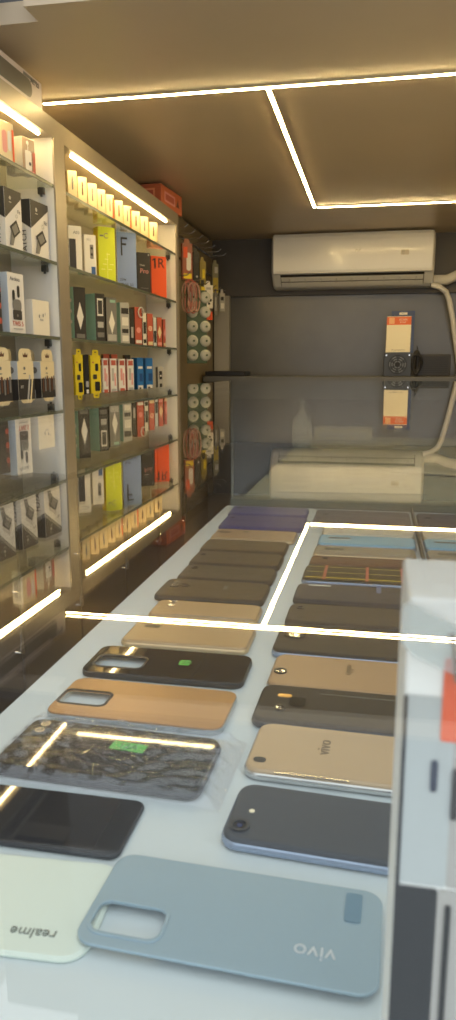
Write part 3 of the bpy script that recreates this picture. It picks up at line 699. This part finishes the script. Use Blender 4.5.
# ------------------------------------------------------------------ phones
BZ = HB + .0003
m_slate = mat('slate phone back', (58, 63, 70), .5, spec=.3)
m_gold = mat('champagne phone back', (160, 130, 98), .4, .1)
m_gold2 = mat('pale champagne back', (178, 154, 120), .4, .1)
m_copper = mat('copper gold back', (160, 122, 80), .3, .3)
m_black = mat('gloss black back', (14, 14, 17), .03)
m_blk2 = mat('satin black back', (24, 25, 28), .5, spec=.25)
m_dbrown = mat('bronze brown back', (64, 54, 42), .55, spec=.3)
m_dgrey = mat('graphite back', (52, 49, 44), .55, spec=.3)
m_navy = mat('indigo back', (56, 58, 118), .45, spec=.3)
m_dnavy = mat('dark navy back', (40, 45, 60), .5, spec=.25)
m_mint = mat('mint back', (208, 221, 212), .35)
m_steel = mat('steel blue back', (142, 166, 180), .35, .15)
m_aqua = mat('aqua blue back', (112, 176, 206), .3)
m_cream = mat('cream back', (206, 198, 178), .35)
m_maroon = mat('maroon brown back', (88, 52, 42), .5, spec=.3)
m_tan = mat('tan back', (172, 144, 106), .35, .15)
m_silver = mat('silver phone frame', (206, 206, 204), .25, .8)
m_golds = mat('gold phone frame', (214, 190, 150), .28, .7)
m_darkf = mat('dark phone frame', (40, 44, 50), .4, .3)
m_bluef = mat('bluish frame', (150, 166, 190), .25, .5)
m_lens = mat('lens glass', (14, 16, 22), .05, coat=1)
m_sticker = mat('green sticker', (74, 190, 70), .5)
m_clearrim = glass('clear plastic rim', (.86, .9, .88), .06, .05, haze=.25)
m_wrap = glass('crinkled clear wrap', (.95, .95, .97), .075, .03, wave=.12, wscale=60, gain=1.0)

def phone(name, x0, x1, y0, y1, label, body, frame, th=.008, rot=0, r=.011, feats=(), cutout=None, grp='phones laid out in the counter', z=0, cat='phone', rim=None):
    L, Wd = x1 - x0, y1 - y0
    t = empty(name, W((x0 + x1) / 2, (y0 + y1) / 2, BZ + z), label, cat, grp, rot)
    if cutout:
        cx, cy, cw, ch, cr = cutout
        hole = (cx * L, cy * Wd, cw, ch, cr)
        MB().plate_hole(L, Wd, r, hole, th - .0018, th, body).build('back_panel', t)
        if th > .003:
            MB().plate_hole(L + .0012, Wd + .0012, r + .0006, (0, 0, L - .003, Wd - .003, r - .0015), 0, th - .0012, frame).build('frame', t)
        MB().plate_hole(cw + .004, ch + .004, cr + .002, (0, 0, cw - .0004, ch - .0004, cr), th - .0004, th + .0006, rim or frame, T((cx * L, cy * Wd, 0))).build('cutout_rim', t)
    else:
        MB().prism(L, Wd, r, 0, th * .72, frame, bev=min(.0022, th * .3), both=True, seg=7).build('frame', t)
        MB().prism(L - .0022, Wd - .0022, r - .001, th * .5, th, body, bev=min(.0028, th * .4), seg=7, bseg=4).build('back_panel', t)
    for f in feats:
        k = f[0]
        if k == 'lens':
            _, x, y, rad = f; M = T((x * L, y * Wd, th))
            MB().ring(rad, rad * .72, -.0004, .0012, m_darkf if frame is not m_golds else CHROME, M).cyl(rad * .74, -.0004, .0006, m_lens, M, n=20).cyl(rad * .3, .0005, .0008, mat('lens blue', (40, 50, 90), .05), M, n=14).build('camera_lens', t)
        elif k == 'flash':
            _, x, y, rad = f; MB().cyl(rad, -.0003, .0004, mat('flash lens', (236, 228, 200), .2), T((x * L, y * Wd, th)), n=14).build('flash', t)
        elif k == 'mod':
            _, x, y, w, h, m = f[:6]; mo = MB().prism(w, h, min(w, h) * .32, -.0004, .0014, m, T((x * L, y * Wd, th)), bev=.0005).build('camera_module', t)
            nl = f[6] if len(f) > 6 else 2
            for i in range(nl):
                q = (i - (nl - 1) / 2) * (max(w, h) / nl)
                dx, dy = (q, 0) if w >= h else (0, q)
                rr_ = min(w, h) * .3
                MB().ring(rr_, rr_ * .75, .0012, .0019, CHROME, T((x * L + dx, y * Wd + dy, th))).cyl(rr_ * .76, .001, .0016, m_lens, T((x * L + dx, y * Wd + dy, th)), n=18).build('camera_lens', mo)
        elif k == 'pad':
            _, x, y, w, h, m = f; MB().prism(w, h, min(w, h) * .25, -.0003, .0005, m, T((x * L, y * Wd, th))).build('fingerprint_pad', t)
        elif k == 'slot':
            _, x, y, w, h, m = f; MB().prism(w, h, min(w, h) * .49, -.0003, .0004, m, T((x * L, y * Wd, th))).build('camera_slot', t)
        elif k == 'text':
            _, s_, x, y, size, rt, m = f; MB().text(s_, size, m, T((x * L, y * Wd, th + .0002)) @ RZ(rt), .0002).build('logo', t)
        elif k == 'sticker':
            _, x, y, w, h, rt = f; MB().prism(w, h, .001, -.0002, .0004, m_sticker, T((x * L, y * Wd, th)) @ RZ(rt)).text('12A', h * .8, mat('dark green ink', (20, 90, 30), .5), T((x * L, y * Wd, th + .0006)) @ RZ(rt), .0001).build('price_sticker', t)
        elif k == 'line':
            _, x, y, w, h, m = f; MB().prism(w, h, min(w, h) * .4, -.0002, .0003, m, T((x * L, y * Wd, th))).build('stripe', t)
    return t
GLG = 'phones in the left row'; GRG = 'phones in the middle row'; GTG = 'phones in the far right row'
LOGO = mat('logo silver', (206, 214, 218), .3, .3); LOGOD = mat('logo grey', (110, 118, 112), .4)

phone('phone_back_cover', -.281, -.127, .276, .346, 'mint green back cover with grey lettering, partly under the blue grey one', m_mint, m_mint, .0025, 3, .013, [('text', 'realme', .3, -.3, .0088, 180, LOGOD)], grp=GLG)
phone('phone_back_cover', -.134, .0125, .286, .354, 'blue grey back cover with cutout and white lettering, nearest in the counter', m_steel, m_steel, .0025, -2, .010,
      [('text', 'vivo', .29, -.22, .0125, 180, LOGO), ('pad', .4, .28, .0085, .021, mat('steel window', (104, 134, 152), .12))], (-.345, -.22, .036, .021, .006), grp=GLG, z=.0029)
phone('smartphone', -.288, -.135, .354, .411, 'bare black glossy phone second from the front in the left row', m_black, m_darkf, .004, 0, .007, grp=GLG)
t = phone('wrapped_phone', -.254, -.102, .421, .494, 'black phone in crinkled clear wrap with a green sticker', m_black, m_darkf, .0085, -2, .010, [('sticker', .08, .1, .026, .011, -3), ('mod', -.4, .25, .012, .02, m_blk2)], grp=GLG)
wb = bmesh.new(); nx, ny = 120, 60
vs = [[None] * (ny + 1) for _ in range(nx + 1)]
for i in range(nx + 1):
    for j in range(ny + 1):
        a, b = i / nx - .5, j / ny - .5
        ed = min(.5 - abs(a), .5 - abs(b) * .98)
        fold = -.0022 * abs(math.sin(7 * a + 17 * b + 1.2 * math.sin(9 * a))) - .0016 * abs(math.sin(26 * b - 9 * a + 1.5 * math.sin(11 * a + 1))) - .0009 * abs(math.sin(33 * a + 19 * b + 2 * math.sin(8 * b))) + .0003 * random.random()
        zz = .0135 + fold if ed > .07 else .0015 + (.012 + fold) * max(0, ed) / .07
        vs[i][j] = (a * .176, b * .088, zz)
flat = [p for row in vs for p in row]; fs = [(i * (ny + 1) + j, (i + 1) * (ny + 1) + j, (i + 1) * (ny + 1) + j + 1, i * (ny + 1) + j + 1) for i in range(nx) for j in range(ny)]
wm = MB().add(flat, fs, m_wrap, None, True); wb.free()
o = wm.build('clear_wrap', t); o.location = (.004, 0, 0)
phone('phone_housing', -.252, -.106, .508, .577, 'copper gold housing with camera cutout and clear rim in the left row', m_copper, m_clearrim, .006, -1, .010, (), (-.345, -.05, .04, .024, .005), grp=GLG, rim=m_blk2)
phone('phone_housing', -.256, -.106, .592, .656, 'gloss black housing with cutout and small green sticker in the left row', m_black, m_darkf, .006, 0, .010, [('sticker', .1, .05, .01, .011, 0)], (-.3, -.08, .046, .026, .006), grp=GLG)
phone('smartphone', -.246, -.114, .668, .734, 'tan gold phone with small dark camera slot, next behind the gloss black housing', m_tan, m_golds, .0075, 0, .010, [('slot', -.33, .18, .017, .0075, BLACK)], grp=GLG)
phone('smartphone', -.243, -.118, .75, .806, 'tan phone with two small lenses, second tan one in the left row', m_tan, m_golds, .0075, 0, .010, [('lens', -.34, .1, .0045), ('lens', -.34, .32, .0045), ('line', .1, -.44, .09, .002, m_clearrim)], grp=GLG)
phone('smartphone', -.256, -.121, .816, .89, 'bronze brown phone with triple camera and faint lettering in the left row', m_dbrown, m_darkf, .0085, 0, .011, [('mod', -.37, .12, .012, .022, BLACK), ('lens', -.28, .1, .006), ('text', 'oppo', .1, .1, .008, 90, LOGOD)], grp=GLG)
phone('smartphone', -.249, -.122, .897, .962, 'graphite phone directly behind the bronze brown one', m_dgrey, m_darkf, .0085, 0, .011, [('lens', -.38, .2, .005)], grp=GLG)
phone('smartphone', -.252, -.122, .972, 1.04, 'graphite brown phone second behind the bronze brown one', mat('graphite brown back', (58, 51, 42), .55, spec=.3), m_darkf, .0085, 0, .011, [('lens', -.4, .15, .0045)], grp=GLG)
phone('smartphone', -.255, -.124, 1.05, 1.12, 'dark olive phone just before the thin tan one in the left row', mat('dark olive back', (66, 60, 46), .55, spec=.3), m_darkf, .0085, 0, .011, [('slot', -.36, .2, .016, .007, BLACK)], grp=GLG)
phone('smartphone', -.256, -.118, 1.13, 1.198, 'tan phone with two black slots in front of the blue ones', m_tan, m_golds, .008, 0, .011, [('slot', -.38, .1, .024, .01, BLACK), ('slot', -.12, .2, .01, .008, BLACK)], grp=GLG)
phone('smartphone', -.262, -.114, 1.22, 1.318, 'indigo blue phone, nearer of two at the back of the left row', m_navy, m_navy, .008, 0, .011, [('lens', -.4, .2, .005)], grp=GLG)
phone('smartphone', -.268, -.118, 1.334, 1.408, 'indigo blue phone at the very back of the left row', mat('deep indigo back', (70, 72, 136), .3), m_navy, .008, 0, .011, [('lens', -.4, .2, .005)], grp=GLG)

phone('smartphone', -.080, .08, .372, .435, 'dark slate phone with round lens and flash, front of the middle row', m_slate, m_bluef, .008, -3, .012, [('lens', -.435, -.28, .006), ('flash', -.41, -.02, .0018), ('text', 'y', .12, -.15, .004, 0, LOGOD)], grp=GRG)
phone('smartphone', -.080, .08, .45, .522, 'pale champagne phone with dark lettering, second in the middle row', m_gold2, m_silver, .008, -2, .012, [('slot', -.435, -.3, .009, .0065, BLACK), ('text', 'vivo', -.17, .08, .013, 90, mat('bronze ink', (110, 90, 60), .4)), ('line', -.2, -.49, .05, .0015, CHROME)], grp=GRG)
phone('smartphone', -.087, .08, .524, .592, 'black phone with gold camera and fingerprint pad, third in the middle row', m_blk2, m_darkf, .0088, -1, .011, [('pad', -.3, .02, .013, .016, m_black), ('slot', -.37, .16, .012, .006, mat('gold ring', (200, 160, 90), .3, .6)), ('lens', -.375, -.18, .0045), ('line', .1, .3, .1, .0006, LOGOD)], grp=GRG)
phone('smartphone', -.085, .08, .59, .664, 'rose champagne phone with round lens, fourth in the middle row', m_gold, m_silver, .008, -1, .012, [('lens', -.44, -.1, .006), ('text', 'oppo', -.08, .12, .011, 90, mat('bronze ink', (110, 90, 60), .4))], grp=GRG)
phone('smartphone', -.091, .08, .667, .748, 'black phone with square camera island, fifth in the middle row', mat('soft black back', (30, 30, 33), .5, spec=.25), m_bluef, .0088, -1, .012, [('mod', -.39, .1, .022, .028, m_black, 2), ('line', .38, .42, .012, .002, WHITE)], grp=GRG)
phone('smartphone', -.089, .08, .755, .82, 'dark grey brown phone crossed by the light reflection in the middle row', mat('grey brown back', (52, 47, 46), .5, spec=.25), m_darkf, .0085, 0, .012, [('lens', -.42, .2, .0045)], grp=GRG)
phone('smartphone', -.089, .08, .833, .903, 'dark navy phone with a short white dash in the middle row', m_dnavy, m_darkf, .0085, 0, .012, [('line', -.33, .35, .028, .004, WHITE), ('line', .1, .3, .006, .03, mat('faint blue mark', (70, 96, 150), .3))], grp=GRG)
tp = phone('smartphone', -.087, .082, .918, .992, 'dark phone with red and yellow plaid lines in the middle row', mat('dark plaid back', (36, 33, 28), .55, spec=.25), m_bluef, .0088, 0, .012, [], grp=GRG)
pl = MB()
for yy, mm in ((-.026, YELLOW), (.0, mat('dull lime line', (170, 160, 70), .5)), (.026, mat('dull lime line', (170, 160, 70), .5))): pl.prism(.16, .0018, .001, 0, .0004, mm, T((0, yy, .0088)))
for xx in (-.055, .0, .045): pl.prism(.004, .07, .001, .0002, .0006, RED, T((xx, 0, .0088)))
pl.build('plaid_lines', tp)
phone('smartphone', -.084, .066, 1.0, 1.046, 'maroon brown phone behind the plaid one in the middle row', m_maroon, m_darkf, .0085, 0, .010, [('lens', -.36, .1, .004)], grp=GRG)
phone('smartphone', -.083, .067, 1.058, 1.11, 'brownish tan phone with dark slot, next behind the maroon one', mat('khaki back', (142, 126, 100), .35), m_golds, .0085, 0, .010, [('slot', -.3, .05, .03, .011, BLACK)], grp=GRG)
phone('smartphone', -.082, .07, 1.12, 1.186, 'aqua blue phone with long dark slot in the middle row', m_aqua, m_bluef, .0085, 0, .011, [('slot', -.28, .12, .036, .008, DARK), ('line', -.28, -.05, .034, .004, WHITE)], grp=GRG)
phone('smartphone', -.08, .071, 1.196, 1.262, 'cream phone with three dark holes at the head of the middle row', m_cream, m_golds, .0085, 0, .011, [('lens', -.36, .05, .007), ('lens', -.27, .12, .007), ('lens', -.2, .05, .007)], grp=GRG)
phone('smartphone', -.104, .07, 1.275, 1.40, 'dark violet grey tablet last at the back of the middle row', mat('dull violet back', (62, 64, 84), .5, spec=.3), m_darkf, .0085, 0, .011, [('lens', -.38, .1, .006)], grp=GRG)
for (y0, y1, bm_, fm_, lab, ft) in ((1.0, 1.046, m_maroon, m_darkf, 'maroon phone right of the black divider strip', [('lens', -.36, .1, .004)]), (1.058, 1.11, mat('khaki back', (142, 126, 100), .35), m_golds, 'khaki phone right of the black divider strip', [('slot', -.3, .05, .03, .011, BLACK)]), (1.12, 1.186, m_aqua, m_bluef, 'aqua blue phone right of the black divider strip', [('slot', -.28, .12, .036, .008, DARK)]), (1.196, 1.262, m_cream, m_golds, 'cream phone right of the black divider strip', [('lens', -.36, .05, .007), ('lens', -.27, .12, .007)]), (1.275, 1.40, mat('dull violet back', (62, 64, 84), .5, spec=.3), m_darkf, 'dark violet grey tablet right of the black divider strip', [('lens', -.38, .1, .006)])):
    phone('smartphone', .082, .235, y0, y1, lab, bm_, fm_, .0085, 0, .011, ft, grp=GTG)

# ------------------------------------------------------------------ carton standing close under the glass
yk = .20
t = empty('white_carton', W(.0648, yk + .022, BZ), 'blurred white upright carton with dark foot and orange label close to the viewer', 'box')
hc = .2155; w2 = .054
m_wc = mat('cool white carton', (238, 240, 238), .5)
MB().box(-w2, w2, -.022, .022, 0, hc, m_wc, bev=.0015).build('carton_body', t)
fr = MB(); Mf = T((0, -.0222, 0)) @ RX(90)
def cr(x0, x1, z0, z1, m, e=0): fr.prism(x1 - x0, z1 - z0, .001, e, e + .0003, m, Mf @ T(((x0 + x1) / 2, (z0 + z1) / 2, 0)))
m_bg = mat('blue grey carton panel', (176, 183, 184), .5); m_dk = mat('dark carton foot', (22, 24, 29), .5); m_wg = mat('warm grey carton panel', (168, 166, 162), .5)
cr(-.0535, -.0395, .1275, .187, m_bg); cr(-.0395, .053, .1275, .187, m_wg)
cr(-.0535, -.0415, .002, .1265, m_dk); cr(-.0415, -.034, .002, .1265, m_wg); cr(-.034, .053, .002, .1265, LGREY)
cr(-.0539, -.0527, .002, .187, m_dk, .0003)
fr.build('printed_panel', t)
lb = MB(); fr = lb
cr(-.0434, .02, .174, .199, mat('carton label orange', (222, 92, 58), .5), .0004); cr(-.0455, -.0435, .158, .168, mat('ink blue', (40, 48, 70), .5), .0004); cr(-.0395, -.0375, .150, .166, DARK, .0008)
lb.build('orange_label', t)
lb = MB(); fr = lb
cr(-.0393, -.0375, .075, .122, BLACK, .0006)
lb.build('slot', t)
MB().poly([(-.0555, .2135), (-.0545, .2145), (-.036, .206), (-.034, .192), (-.052, .1995), (-.0555, .203)], .0006, .0022, m_clearrim, Mf).build('clear_tape', t)
MB().poly([(-.0425, .2065), (-.0415, .2065), (-.0395, .1925), (-.0405, .1925)], .0004, .0024, GREY, Mf).build('tape_edge', t)

# ================================================================== LIGHT, CAMERA
w = bpy.data.worlds.new('daylight'); sc.world = w; w.use_nodes = True
nt = w.node_tree; bg = nt.nodes['Background']
bg.inputs['Color'].default_value = (.96, .975, 1.0, 1); bg.inputs['Strength'].default_value = 1.5
cam = bpy.data.cameras.new('camera'); co = bpy.data.objects.new('camera', cam); COL.objects.link(co)
co.location = (0, 0, Z0)
co.rotation_euler = (PI / 2 - PITCH, 0, YAW)
cam.sensor_fit = 'VERTICAL'; cam.sensor_height = 36; cam.lens = F / 1020 * 36
cam.clip_start = .005; cam.clip_end = 100
cam.dof.use_dof = True; cam.dof.focus_distance = 1.1; cam.dof.aperture_fstop = 14
sc.camera = co
sc.view_settings.view_transform = 'Standard'; sc.view_settings.look = 'None'
sc.view_settings.gamma = 1; sc.view_settings.use_curve_mapping = False
sc.view_settings.exposure = 0.22
sc.cycles.use_denoising = True
sc.cycles.max_bounces = 10; sc.cycles.transparent_max_bounces = 24; sc.cycles.glossy_bounces = 5
sc.cycles.sample_clamp_indirect = 6
sc.cycles.caustics_reflective = False; sc.cycles.caustics_refractive = False
